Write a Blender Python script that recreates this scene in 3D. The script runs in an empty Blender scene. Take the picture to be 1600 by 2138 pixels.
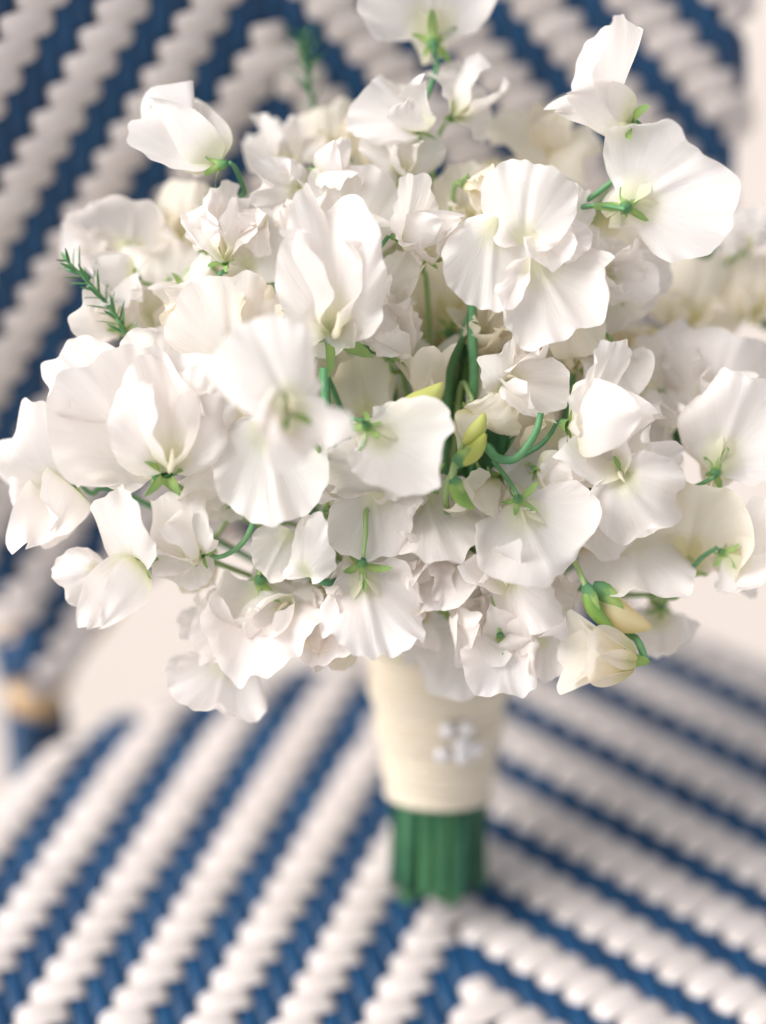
import bpy, math, random
import numpy as np

# ------------------------------------------------------------------ camera, sky, sun, exposure
PITCH = math.radians(42.0)            # camera looks down on the chair
FOCUS = 0.85                          # metres to the plane in focus
WIDTH = 0.256                         # metres across the picture in that plane
BASE_PX = (915, 1885)                 # where the cut stems stand on the seat
SEAT_Z = 0.45
F_ = np.array([0, math.cos(PITCH), -math.sin(PITCH)])
R_ = np.array([1.0, 0, 0])
U_ = np.array([0, math.sin(PITCH), math.cos(PITCH)])
N_ = -F_

def ray(x, y):
    return F_ + ((x - 800) / 1600 * WIDTH / FOCUS) * R_ + ((1069 - y) / 1600 * WIDTH / FOCUS) * U_
CAM = np.array([0, 0, SEAT_Z]) - ray(*BASE_PX) * (FOCUS + 0.125)

def at(x, y, cm=0.0):                 # photo pixel -> point, cm behind the plane in focus
    return CAM + ray(x, y) * (FOCUS + cm / 100.0)

scene = bpy.context.scene
cd = bpy.data.cameras.new('camera')
cam = bpy.data.objects.new('camera', cd)
scene.collection.objects.link(cam)
cam.location = CAM
cam.rotation_euler = (math.pi / 2 - PITCH, 0, 0)
cd.sensor_fit = 'HORIZONTAL'
cd.lens = 85.0
cd.sensor_width = 85.0 * WIDTH / FOCUS
cd.clip_start, cd.clip_end = 0.02, 200
cd.dof.use_dof = True
cd.dof.focus_distance = FOCUS - 0.002
cd.dof.aperture_fstop = 1.75
scene.camera = cam

SUN_FROM = np.array([-0.82, -0.10, 0.85]); SUN_FROM /= np.linalg.norm(SUN_FROM)
world = bpy.data.worlds.new('World'); scene.world = world; world.use_nodes = True
wn, wl = world.node_tree.nodes, world.node_tree.links
sky = wn.new('ShaderNodeTexSky'); sky.sky_type = 'NISHITA'; sky.sun_disc = False
sky.sun_elevation = math.asin(SUN_FROM[2])
sky.sun_rotation = math.atan2(SUN_FROM[0], SUN_FROM[1])
sky.dust_density = 4.0; sky.ozone_density = 1.0; sky.air_density = 1.0
hs = wn.new('ShaderNodeHueSaturation'); hs.inputs['Saturation'].default_value = 0.26   # cloud-veiled sky
wl.new(sky.outputs[0], hs.inputs['Color'])
wl.new(hs.outputs[0], wn['Background'].inputs['Color'])
wn['Background'].inputs['Strength'].default_value = 0.15
sl = bpy.data.lights.new('sun', 'SUN'); sl.energy = 1.75; sl.angle = math.radians(38); sl.color = (1, 0.94, 0.87)
so = bpy.data.objects.new('sun', sl); scene.collection.objects.link(so)
from mathutils import Vector
so.rotation_euler = Vector(SUN_FROM).to_track_quat('Z', 'Y').to_euler()
so.location = (-2, -1, 3)
scene.view_settings.view_transform = 'Standard'
scene.view_settings.look = 'None'
scene.view_settings.gamma = 1
scene.view_settings.exposure = 0.44
scene.cycles.use_denoising = True
scene.cycles.max_bounces = 16
scene.cycles.diffuse_bounces = 12
scene.cycles.transmission_bounces = 12

# ------------------------------------------------------------------ helpers
COL = scene.collection
def new_obj(name, data, parent=None, mat=None):
    o = bpy.data.objects.new(name, data); COL.objects.link(o)
    if parent is not None: o.parent = parent
    return o

def mesh(name, verts, faces, mat, uv=None, smooth=True):
    me = bpy.data.meshes.new(name)
    me.from_pydata([tuple(map(float, v)) for v in verts], [], [tuple(map(int, f)) for f in faces])
    if smooth: me.polygons.foreach_set('use_smooth', [True] * len(me.polygons))
    if uv is not None:
        l = me.uv_layers.new(name='UVMap')
        idx = np.zeros(len(me.loops), dtype=np.int32); me.loops.foreach_get('vertex_index', idx)
        l.data.foreach_set('uv', np.asarray(uv, dtype=np.float32)[idx].ravel())
    if mat is not None: me.materials.append(mat)
    me.update()
    return me

def grid_faces(a, b, wrap=False, off=0):      # a rows of b verts
    f = []
    for i in range(a - 1):
        for j in range(b if wrap else b - 1):
            k = (j + 1) % b
            f.append((off + i * b + j, off + i * b + k, off + (i + 1) * b + k, off + (i + 1) * b + j))
    return f

def sheet(name, P, mat, parent, wrap=False):  # P: rows x cols x 3
    a, b = P.shape[:2]
    uu, vv = np.meshgrid(np.linspace(0, 1, b), np.linspace(0, 1, a))
    me = mesh(name, P.reshape(-1, 3), grid_faces(a, b, wrap), mat, np.stack([uu, vv], -1).reshape(-1, 2))
    return new_obj(name, me, parent)

def frames(pts):
    pts = np.asarray(pts, float)
    t = np.gradient(pts, axis=0); t /= np.linalg.norm(t, axis=1)[:, None] + 1e-12
    ref = np.array([0, 0, 1.0]) if abs(t[0][2]) < .9 else np.array([1.0, 0, 0])
    n = np.cross(t[0], ref); n /= np.linalg.norm(n); ns = []
    for k in range(len(pts)):
        n = n - t[k] * (n @ t[k]); n /= np.linalg.norm(n) + 1e-12; ns.append(n)
    ns = np.array(ns)
    return t, ns, np.cross(t, ns)

def tube_data(pts, rad, seg=8, caps=True):
    pts = np.asarray(pts, float); rad = np.broadcast_to(rad, (len(pts),))
    t, n, b = frames(pts)
    a = np.linspace(0, 2 * math.pi, seg, endpoint=False)
    V = pts[:, None] + rad[:, None, None] * (np.cos(a)[None, :, None] * n[:, None] + np.sin(a)[None, :, None] * b[:, None])
    F = grid_faces(len(pts), seg, True)
    V = V.reshape(-1, 3)
    if caps:
        F.append(tuple(range(seg - 1, -1, -1)))
        F.append(tuple((len(pts) - 1) * seg + k for k in range(seg)))
    return V, F

def tube(name, pts, rad, mat, parent, seg=8):
    V, F = tube_data(pts, rad, seg)
    return new_obj(name, mesh(name, V, F, mat), parent)

def spline(ctrl, n=24):                        # Catmull-Rom through control points
    c = np.asarray(ctrl, float); c = np.vstack([2 * c[0] - c[1], c, 2 * c[-1] - c[-2]])
    out = []
    m = len(c) - 3
    for s in np.linspace(0, m, n):
        i = min(int(s), m - 1); t = s - i
        p0, p1, p2, p3 = c[i:i + 4]
        out.append(.5 * (2 * p1 + (p2 - p0) * t + (2 * p0 - 5 * p1 + 4 * p2 - p3) * t * t + (3 * p1 - p0 - 3 * p2 + p3) * t ** 3))
    return np.array(out)

def smooth(x): x = np.clip(x, 0, 1); return x * x * (3 - 2 * x)

# ------------------------------------------------------------------ materials
def mat(name):
    m = bpy.data.materials.new(name); m.use_nodes = True
    return m, m.node_tree.nodes, m.node_tree.links, m.node_tree.nodes['Principled BSDF']

def ramp(n, stops):
    r = n.new('ShaderNodeValToRGB'); e = r.color_ramp.elements
    while len(e) < len(stops): e.new(.5)
    for k, (p, c) in enumerate(stops): e[k].position = p; e[k].color = (*c, 1)
    return r

def petal_mat(name, base, col, trans, tfac=.54, streak=.045, tip=None):
    m, n, l, b = mat(name)
    tc = n.new('ShaderNodeUVMap'); sep = n.new('ShaderNodeSeparateXYZ'); l.new(tc.outputs[0], sep.inputs[0])
    stops = [(0.0, base), (0.07, base), (0.34, col), (1.0, tip or col)]
    r = ramp(n, stops); l.new(sep.outputs['Y'], r.inputs[0])
    # fan veins: noise stretched from base to rim
    mp = n.new('ShaderNodeMapping'); mp.inputs['Scale'].default_value = (44, 1.8, 1); l.new(tc.outputs[0], mp.inputs[0])
    nz = n.new('ShaderNodeTexNoise'); nz.inputs['Scale'].default_value = 1.0; nz.inputs['Detail'].default_value = 5; nz.inputs['Distortion'].default_value = .6
    oi = n.new('ShaderNodeObjectInfo'); ad = n.new('ShaderNodeVectorMath'); ad.operation = 'ADD'
    cx = n.new('ShaderNodeCombineXYZ'); ml = n.new('ShaderNodeMath'); ml.operation = 'MULTIPLY'; ml.inputs[1].default_value = 77
    l.new(oi.outputs['Random'], ml.inputs[0]); l.new(ml.outputs[0], cx.inputs[2])
    l.new(mp.outputs[0], ad.inputs[0]); l.new(cx.outputs[0], ad.inputs[1]); l.new(ad.outputs[0], nz.inputs['Vector'])
    n2 = n.new('ShaderNodeTexNoise'); n2.inputs['Scale'].default_value = 900; n2.inputs['Detail'].default_value = 2
    geo = n.new('ShaderNodeTexCoord'); l.new(geo.outputs['Object'], n2.inputs['Vector'])
    bm = n.new('ShaderNodeBump'); bm.inputs['Strength'].default_value = .50; bm.inputs['Distance'].default_value = .0009
    l.new(nz.outputs[0], bm.inputs['Height'])
    n3 = n.new('ShaderNodeTexNoise'); n3.inputs['Scale'].default_value = 3.2; n3.inputs['Detail'].default_value = 2      # veins come and go over the petal
    a3 = n.new('ShaderNodeVectorMath'); a3.operation = 'ADD'; l.new(tc.outputs[0], a3.inputs[0]); l.new(cx.outputs[0], a3.inputs[1]); l.new(a3.outputs[0], n3.inputs['Vector'])
    m3 = n.new('ShaderNodeMapRange'); m3.inputs[1].default_value = .35; m3.inputs[2].default_value = .7; m3.inputs[3].default_value = .06; m3.inputs[4].default_value = .55
    l.new(n3.outputs[0], m3.inputs[0]); l.new(m3.outputs[0], bm.inputs['Strength'])
    b2 = n.new('ShaderNodeBump'); b2.inputs['Strength'].default_value = .12; b2.inputs['Distance'].default_value = .0003
    l.new(n2.outputs[0], b2.inputs['Height']); l.new(bm.outputs[0], b2.inputs['Normal'])
    mx = n.new('ShaderNodeMix'); mx.data_type = 'RGBA'; mx.blend_type = 'MULTIPLY'
    mr = n.new('ShaderNodeMapRange'); mr.inputs[1].default_value = .3; mr.inputs[2].default_value = .7
    mr.inputs[3].default_value = 1 - streak; mr.inputs[4].default_value = 1.0
    l.new(nz.outputs[0], mr.inputs[0])
    mx.inputs[0].default_value = 1; l.new(r.outputs[0], mx.inputs[6]); l.new(mr.outputs[0], mx.inputs[7])
    l.new(mx.outputs[2], b.inputs['Base Color']); l.new(b2.outputs[0], b.inputs['Normal'])
    b.inputs['Roughness'].default_value = .5; b.inputs['Specular IOR Level'].default_value = .25
    b.inputs['Sheen Weight'].default_value = .25; b.inputs['Sheen Roughness'].default_value = .4
    tr = n.new('ShaderNodeBsdfTranslucent'); l.new(b2.outputs[0], tr.inputs['Normal'])
    m2 = n.new('ShaderNodeMix'); m2.data_type = 'RGBA'; m2.blend_type = 'MULTIPLY'; m2.inputs[0].default_value = 1
    l.new(mx.outputs[2], m2.inputs[6]); m2.inputs[7].default_value = (*trans, 1); l.new(m2.outputs[2], tr.inputs['Color'])
    ms = n.new('ShaderNodeMixShader'); ms.inputs[0].default_value = tfac
    l.new(b.outputs[0], ms.inputs[1]); l.new(tr.outputs[0], ms.inputs[2])
    l.new(ms.outputs[0], n['Material Output'].inputs['Surface'])
    return m

def green_mat(name, c1, c2, scale=300, rough=.45, tfac=.2, spec=.35):
    m, n, l, b = mat(name)
    tc = n.new('ShaderNodeTexCoord')
    mp = n.new('ShaderNodeMapping'); l.new(tc.outputs['Object'], mp.inputs[0])
    nz = n.new('ShaderNodeTexNoise'); nz.inputs['Scale'].default_value = scale; nz.inputs['Detail'].default_value = 3
    l.new(mp.outputs[0], nz.inputs['Vector'])
    oi = n.new('ShaderNodeObjectInfo'); mm = n.new('ShaderNodeMath'); mm.operation = 'MULTIPLY_ADD'; mm.inputs[1].default_value = .7   # each piece its own shade
    ho = n.new('ShaderNodeMath'); ho.operation = 'MULTIPLY_ADD'; ho.inputs[1].default_value = .6; ho.inputs[2].default_value = -.15
    l.new(oi.outputs['Random'], ho.inputs[0]); l.new(nz.outputs[0], mm.inputs[0]); l.new(ho.outputs[0], mm.inputs[2])
    r = ramp(n, [(.2, c1), (.8, c2)]); l.new(mm.outputs[0], r.inputs[0])
    l.new(r.outputs[0], b.inputs['Base Color'])
    b.inputs['Roughness'].default_value = rough; b.inputs['Specular IOR Level'].default_value = spec
    bm = n.new('ShaderNodeBump'); bm.inputs['Strength'].default_value = .3; bm.inputs['Distance'].default_value = .0004
    l.new(nz.outputs[0], bm.inputs['Height']); l.new(bm.outputs[0], b.inputs['Normal'])
    if tfac:
        tr = n.new('ShaderNodeBsdfTranslucent'); l.new(r.outputs[0], tr.inputs['Color'])
        ms = n.new('ShaderNodeMixShader'); ms.inputs[0].default_value = tfac
        l.new(b.outputs[0], ms.inputs[1]); l.new(tr.outputs[0], ms.inputs[2])
        l.new(ms.outputs[0], n['Material Output'].inputs['Surface'])
    return m

def strand_mat(name, c1, c2, rough, spec, coat=0.0):
    m, n, l, b = mat(name)
    tc = n.new('ShaderNodeTexCoord'); oi = n.new('ShaderNodeObjectInfo')
    mp = n.new('ShaderNodeMapping'); mp.inputs['Scale'].default_value = (40, 500, 500); l.new(tc.outputs['Object'], mp.inputs[0])
    nz = n.new('ShaderNodeTexNoise'); nz.inputs['Scale'].default_value = 1.0; nz.inputs['Detail'].default_value = 3
    l.new(mp.outputs[0], nz.inputs['Vector'])
    mx = n.new('ShaderNodeMath'); mx.operation = 'MULTIPLY_ADD'; mx.inputs[1].default_value = .5
    hf = n.new('ShaderNodeMath'); hf.operation = 'MULTIPLY'; hf.inputs[1].default_value = .5
    l.new(oi.outputs['Random'], hf.inputs[0]); l.new(nz.outputs[0], mx.inputs[0]); l.new(hf.outputs[0], mx.inputs[2])
    r = ramp(n, [(.2, c1), (.8, c2)]); l.new(mx.outputs[0], r.inputs[0]); l.new(r.outputs[0], b.inputs['Base Color'])
    b.inputs['Roughness'].default_value = rough; b.inputs['Specular IOR Level'].default_value = spec
    bm = n.new('ShaderNodeBump'); bm.inputs['Strength'].default_value = .25; bm.inputs['Distance'].default_value = .0006
    l.new(nz.outputs[0], bm.inputs['Height']); l.new(bm.outputs[0], b.inputs['Normal'])
    return m

PETAL = petal_mat('petal_white', (.84, .86, .66), (.955, .936, .938), (1.0, .96, .91))
PETAL_CREAM = petal_mat('petal_cream', (.84, .83, .54), (.945, .915, .85), (1.0, .95, .82))
PETAL_FREESIA = petal_mat('petal_freesia', (.82, .80, .50), (.91, .885, .82), (.99, .94, .82), tip=(.92, .90, .88))
PETAL_YELLOW = petal_mat('petal_bud_yellow', (.66, .70, .26), (.94, .86, .60), (1.0, .95, .72))
KEEL = petal_mat('keel_petal', (.70, .72, .34), (.92, .895, .82), (.98, .94, .80))
def calyx_mat():
    m, n, l, b = mat('calyx_green')
    tc = n.new('ShaderNodeUVMap'); sep = n.new('ShaderNodeSeparateXYZ'); l.new(tc.outputs[0], sep.inputs[0])
    r = ramp(n, [(0, (.09, .25, .13)), (.35, (.16, .34, .13)), (.6, (.40, .54, .18)), (1, (.27, .44, .15))])
    nz = n.new('ShaderNodeTexNoise'); nz.inputs['Scale'].default_value = 5; nz.inputs['Detail'].default_value = 4; l.new(tc.outputs[0], nz.inputs['Vector'])
    ma = n.new('ShaderNodeMath'); ma.operation = 'MULTIPLY_ADD'; ma.inputs[1].default_value = .5
    su = n.new('ShaderNodeMath'); su.operation = 'SUBTRACT'; su.inputs[1].default_value = .25
    l.new(nz.outputs[0], ma.inputs[0]); l.new(sep.outputs['Y'], ma.inputs[2]); l.new(ma.outputs[0], su.inputs[0]); l.new(su.outputs[0], r.inputs[0])
    l.new(r.outputs[0], b.inputs['Base Color']); b.inputs['Roughness'].default_value = .55; b.inputs['Specular IOR Level'].default_value = .3
    tr = n.new('ShaderNodeBsdfTranslucent'); l.new(r.outputs[0], tr.inputs['Color'])
    ms = n.new('ShaderNodeMixShader'); ms.inputs[0].default_value = .3
    l.new(b.outputs[0], ms.inputs[1]); l.new(tr.outputs[0], ms.inputs[2]); l.new(ms.outputs[0], n['Material Output'].inputs['Surface'])
    return m
CALYX = calyx_mat()
STEM = green_mat('stem_green', (.085, .25, .115), (.16, .36, .16), 260, .5, .08)
STEM_PALE = green_mat('pedicel_green', (.26, .42, .16), (.40, .54, .24), 260, .5, .15)
LEAF = green_mat('leaf_green', (.03, .10, .035), (.07, .18, .06), 120, .45, .2)  # also on the leaves added to darken the bouquet's hollow
HERB = green_mat('herb_green', (.05, .17, .07), (.13, .30, .12), 300, .55, .15)
BUD = green_mat('bud_yellow_green', (.46, .52, .10), (.62, .64, .22), 120, .4, .25)
BUDG = green_mat('bud_green', (.20, .38, .08), (.42, .56, .16), 200, .4, .25)
HANDLE = green_mat('cut_stem_green', (.008, .070, .042), (.070, .225, .095), 90, .4, .04, .4)
CUT = green_mat('cut_end', (.35, .42, .18), (.50, .52, .28), 600, .6, .1)
WHITE = strand_mat('strand_white', (.56, .505, .488), (.67, .61, .592), .42, .45)
BLUE = strand_mat('strand_blue', (.002, .036, .104), (.005, .058, .152), .42, .42)
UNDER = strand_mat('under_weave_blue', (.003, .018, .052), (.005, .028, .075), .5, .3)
RATTAN = strand_mat('rattan_tan', (.42, .26, .12), (.55, .37, .19), .4, .5)
TWINE = strand_mat('twine_cream', (.72, .63, .49), (.83, .755, .64), .65, .3)

def pearl():
    m, n, l, b = mat('pearl'); b.inputs['Base Color'].default_value = (.78, .75, .75, 1)
    b.inputs['Roughness'].default_value = .16; b.inputs['Specular IOR Level'].default_value = .7
    b.inputs['Coat Weight'].default_value = .6; b.inputs['Coat Roughness'].default_value = .08
    return m
PEARL = pearl()
def steel():
    m, n, l, b = mat('pin_steel'); b.inputs['Base Color'].default_value = (.7, .7, .7, 1)
    b.inputs['Metallic'].default_value = 1; b.inputs['Roughness'].default_value = .3
    return m
STEEL = steel()
def floor_mat():
    m, n, l, b = mat('pale_limestone')
    tc = n.new('ShaderNodeTexCoord')
    nz = n.new('ShaderNodeTexNoise'); nz.inputs['Scale'].default_value = 3; nz.inputs['Detail'].default_value = 8
    l.new(tc.outputs['Object'], nz.inputs['Vector'])
    r = ramp(n, [(.3, (.55, .485, .44)), (.7, (.62, .555, .505))]); l.new(nz.outputs[0], r.inputs[0])
    l.new(r.outputs[0], b.inputs['Base Color']); b.inputs['Roughness'].default_value = .7
    bm = n.new('ShaderNodeBump'); bm.inputs['Strength'].default_value = .2; bm.inputs['Distance'].default_value = .003
    l.new(nz.outputs[0], bm.inputs['Height']); l.new(bm.outputs[0], b.inputs['Normal'])
    return m

# ------------------------------------------------------------------ floor
g = np.linspace(-80, 80, 41)
gx, gy = np.meshgrid(g, g)
fl = sheet('floor', np.stack([gx, gy, np.zeros_like(gx)], -1), floor_mat(), None)
fl['kind'] = 'structure'; fl['label'] = 'pale cream stone floor under the woven chair'

# ------------------------------------------------------------------ chair
PSI = math.radians(15)
W_ = np.array([math.cos(PSI), math.sin(PSI), 0]); V_ = np.array([-math.sin(PSI), math.cos(PSI), 0]); Z_ = np.array([0, 0, 1.0])
SEAT0 = np.array([0, 0, SEAT_Z])
chair = bpy.data.objects.new('woven_chair', None); COL.objects.link(chair)
chair['label'] = 'blue and white chevron woven bistro chair that carries the bouquet'; chair['category'] = 'chair'
chair.location = (0, 0, 0)
PW, PR = 0.0074, 0.0094
AX = 0.004                                # chevron axis

def seat_d(u, v):                         # distance inside the seat outline (about)
    hu = .205 + .10 * np.clip(v, -.4, .13) * -.25
    uu = (u - AX) / hu; vv = (v + .078) / .225
    f = (np.abs(uu) ** 3.2 + np.abs(vv) ** 3.2) ** (1 / 3.2)
    return (1 - f) * .205
def seat_h(u, v):
    d = seat_d(u, v); r = .016
    q = np.clip(r - d, 0, r * .97)
    return -(r - np.sqrt(r * r - q * q)) + .16 * (u - AX) ** 2 - .004
def seat_pt(u, v, dz=0.0):
    e = .0012
    h = seat_h(u, v)
    gu = np.clip((seat_h(u + e, v) - seat_h(u - e, v)) / (2 * e), -2.2, 2.2)
    gv = np.clip((seat_h(u, v + e) - seat_h(u, v - e)) / (2 * e), -2.2, 2.2)
    n = Z_ - gu * W_ - gv * V_; n = n / np.linalg.norm(n)
    return SEAT0 + u * W_ + v * V_ + h * Z_ + n * dz, n, W_ + gu * Z_, V_ + gv * Z_

REC = math.radians(15); BV0 = .150
A_ = V_ * math.sin(REC) + Z_ * math.cos(REC)          # up the back
BN = np.cross(W_, A_); BN = BN if BN @ N_ > 0 else -BN  # towards the sitter
BACK0 = SEAT0 + V_ * BV0
BX = -0.008
def back_half(s):                                      # half width of the back at height s
    return .128 + .060 * smooth((s - .0) / .22) if s < .25 else .188 * math.sqrt(max(0, 1 - (max(0, s - .27) / .19) ** 2.6)) + 1e-6
S0, S1 = .046, .46
def back_low(u):                                       # lower edge, arched up between the posts
    return -.004 + .052 * (1 - smooth((abs(u - BX) - .055) / .075))
def back_d(u, s):
    return min(back_half(s) - abs(u - BX), s - back_low(u), S1 - s)
def back_q(u, s):
    d = back_d(u, s); r = .014; q = min(max(r - d, 0), r * .95)
    return .62 * (u - BX) ** 2 - (r - math.sqrt(r * r - q * q))
def back_pt(u, s, dz=0.0):
    e = .0012
    q = back_q(u, s)
    gu = min(max((back_q(u + e, s) - back_q(u - e, s)) / (2 * e), -2), 2)
    gs = min(max((back_q(u, s + e) - back_q(u, s - e)) / (2 * e), -2), 2)
    n = BN - gu * W_ - gs * A_; n = n / np.linalg.norm(n)
    return BACK0 + u * W_ + s * A_ + q * BN + n * dz, n, W_ + gu * BN, A_ + gs * BN

def strand_mesh(name, length, width, height, material, drop=.75, nc=5):
    xs = np.array([-.5, -.44, -.30, 0, .30, .44, .5]) * length
    hs_ = np.array([-.75, .20, .80, 1.0, .80, .20, -.75]) * height
    ws_ = np.array([.42, .80, 1, 1.02, 1, .80, .42]) * width
    V = []
    for x, h, w in zip(xs, hs_, ws_):
        for a in np.linspace(0, math.pi, nc):
            V.append((x, -math.cos(a) * w / 2, h - height * drop * (1 - math.sin(a) ** .75)))
    return mesh(name, V, grid_faces(len(xs), nc), material)

def strand_matrix(P, n, along, skew=0.0):
    x = along - n * (along @ n); x /= np.linalg.norm(x)
    y = np.cross(n, x)
    if skew: x, y = x * math.cos(skew) + y * math.sin(skew), y * math.cos(skew) - x * math.sin(skew)
    from mathutils import Matrix
    return Matrix(((x[0], y[0], n[0], P[0]), (x[1], y[1], n[1], P[1]), (x[2], y[2], n[2], P[2]), (0, 0, 0, 1)))

rw = random.Random(5)
BPW, BPR = .0072, .0095
strands = []     # (panel, colour, matrix, mesh key, position)
def weave(panel, pt, dist, axis, pw, pr, v0, nrow, half, skew, dd):
    nu = int(half / pw) + 2
    for j in range(nrow):
        v = v0 + j * pr
        for k in range(-20, 21):
            for sgn in (-1, 1):
                # left: floats step right as rows go back; right: mirrored. one float sits on the axis every 5 rows
                c = -(5 * k - j % 5 - (5 * (j // 5))) if False else None
        # white floats
        for sgn in (-1, 1):
            for k in range(0, 14):
                ph = (j % 5)
                i = 5 * k + 2.5 - ph + (2.5 if False else 0)   # centre of float, in warps, distance from the axis
                lo, hi = i - 1.5, i + 1.5
                lo_, hi_ = max(lo, 0), hi
                if hi_ - lo_ < 1.0: continue
                cen = (lo_ + hi_) / 2; ln = hi_ - lo_
                if lo < 0: 
                    if sgn == 1: continue
                    cen, ln = 0.0, 2 * hi_         # one strand bridging the axis
                    if ln < .9: continue
                u = axis + sgn * cen * pw
                if dist(u, v) < dd: continue
                P, n, a, b = pt(u, v, 0.0)
                sk = .5 * (skew[0] + skew[1]) if cen == 0 else skew[0 if sgn < 0 else 1]
                strands.append((panel, 'white', strand_matrix(P, n, a, sk + rw.uniform(-.03, .03)), round(ln, 1), P, pw, pr))
            # blue warps: pass over two rows where the white strand is under
            for i in range(0, nu):
                # warp i occupies [i, i+1]; covered by a white float when (i + ph) mod 5 in {1,2,3}
                m = (i + j) % 5
                if m != 4: continue                    # first of its two uncovered rows
                u = axis + sgn * (i + .5) * pw; vv = v + pr * .5
                if dist(u, vv) < dd: continue
                P, n, a, b = pt(u, vv, -.0012)
                strands.append((panel, 'blue', strand_matrix(P, n, b, rw.uniform(-.03, .03)), 'b', P, pw, pr))

weave('seat', seat_pt, seat_d, AX, PW, PR, -.004 - 32 * PR, 52, .22, (.02, .30), .004)
weave('back', back_pt, back_d, BX, BPW, BPR, -.002, 49, .20, (.13, .03), .003)

# the two woven panels themselves: the sheet of strands that run underneath
def panel(name, pt, dist, us, vs, lift):
    V, F, idx = [], [], {}
    for b in vs:
        for a in us:
            if dist(a, b) >= .0005:
                P, n, _, _ = pt(a, b, lift); idx[(a, b)] = len(V); V.append(P)
    top = len(V)
    for k in range(top): pass
    for y in range(len(vs) - 1):
        for x in range(len(us) - 1):
            q = [(us[x], vs[y]), (us[x + 1], vs[y]), (us[x + 1], vs[y + 1]), (us[x], vs[y + 1])]
            if all(c in idx for c in q): F.append([idx[c] for c in q])
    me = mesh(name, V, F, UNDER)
    o = new_obj(name, me, chair)
    md = o.modifiers.new('thickness', 'SOLIDIFY'); md.thickness = .004; md.offset = 0
    return o
seat = panel('seat', seat_pt, seat_d, list(np.linspace(-.22, .23, 76)), list(np.linspace(-.31, .14, 76)), -.0045)
back = panel('backrest', back_pt, back_d, list(np.linspace(-.21, .20, 70)), list(np.linspace(-.006, S1, 78)), -.0045)
seat['label'] = 'woven seat with white chevron bands on blue'; back['label'] = 'woven backrest with white chevron bands on blue'

smesh = {}
def get_strand(col, key, pw, pr):
    k = (col, key, pw, pr)
    if k not in smesh:
        if col == 'white': smesh[k] = strand_mesh('white_strand', (key + (-.14 if pw == PW else .0)) * pw, pr * 1.16, .0026, WHITE, .34)
        else: smesh[k] = strand_mesh('blue_strand', 2.85 * pr, pw * 1.06, .0020, BLUE, .5)
    return smesh[k]

def in_view(P):
    r = P - CAM; d = r @ F_
    x = (r @ R_) / d * FOCUS / WIDTH * 1600 + 800; y = 1069 - (r @ U_) / d * FOCUS / WIDTH * 1600
    vis = -40 < x < 1640 and -40 < y < 2180
    hid = (x - 800) ** 2 / 560 ** 2 + (y - 800) ** 2 / 520 ** 2 < 1
    return vis and not hid, d
sel = {'white': [], 'blue': []}; rest = {}
for s in strands:
    ok, d = in_view(s[4])
    (sel[s[1]] if ok else rest.setdefault((s[0], s[1]), [])).append((d, s))
for col in sel:
    sel[col].sort(key=lambda t: t[0])
    for d, s in sel[col][300:]: rest.setdefault((s[0], s[1]), []).append((d, s))
    for d, s in sel[col][:300]:
        o = new_obj(col + '_strand', get_strand(col, s[3], s[5], s[6]), seat if s[0] == 'seat' else back)
        o.matrix_world = s[2]
for (pn, col), lst in rest.items():
    V, F, off = [], [], 0
    for d, s in lst:
        me = get_strand(col, s[3], s[5], s[6])
        co = np.zeros(len(me.vertices) * 3, dtype=np.float32); me.vertices.foreach_get('co', co); co = co.reshape(-1, 3)
        M = np.array(s[2]); V.append(co @ M[:3, :3].T + M[:3, 3])
        F += [[off + i for i in p.vertices] for p in me.polygons]; off += len(co)
    o = new_obj(col + '_strand_weave', mesh(col + '_strand_weave', np.vstack(V), F, WHITE if col == 'white' else BLUE), seat if pn == 'seat' else back)
    o['kind'] = 'stuff'

# frame: seat hoop, back hoop with bound posts, four legs
def seat_outline(k, inset, drop):
    pts = []
    for a in np.linspace(0, 2 * math.pi, k):
        c, s_ = math.cos(a), math.sin(a)
        lo, hi = 0, .5
        for _ in range(24):
            m = (lo + hi) / 2
            if seat_d(AX + c * m, -.078 + s_ * m) > inset: lo = m
            else: hi = m
        pts.append(SEAT0 + (AX + c * lo) * W_ + (-.078 + s_ * lo) * V_ + Z_ * drop)
    return pts
tube('seat_frame', seat_outline(60, .014, -.016), .0095, RATTAN, chair, 10)
bp = []
for s in np.linspace(.0, S1 - .012, 18): bp.append((BX - max(back_half(s) - .012, .01), s))
outl = bp + [(2 * BX - u, s) for u, s in bp[::-1]]
hoop = [BACK0 + u * W_ + s * A_ + (.62 * (u - BX) ** 2 - .012) * BN for u, s in outl]
tube('back_frame', spline(hoop, 90), .0095, RATTAN, chair, 10)
lowbar = [BACK0 + u * W_ + (float(back_low(u)) + .010) * A_ + (.62 * (u - BX) ** 2 - .012) * BN for u in np.linspace(BX - .118, BX + .118, 14)]
tube('lower_rail', lowbar, .009, RATTAN, chair, 10)
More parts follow.
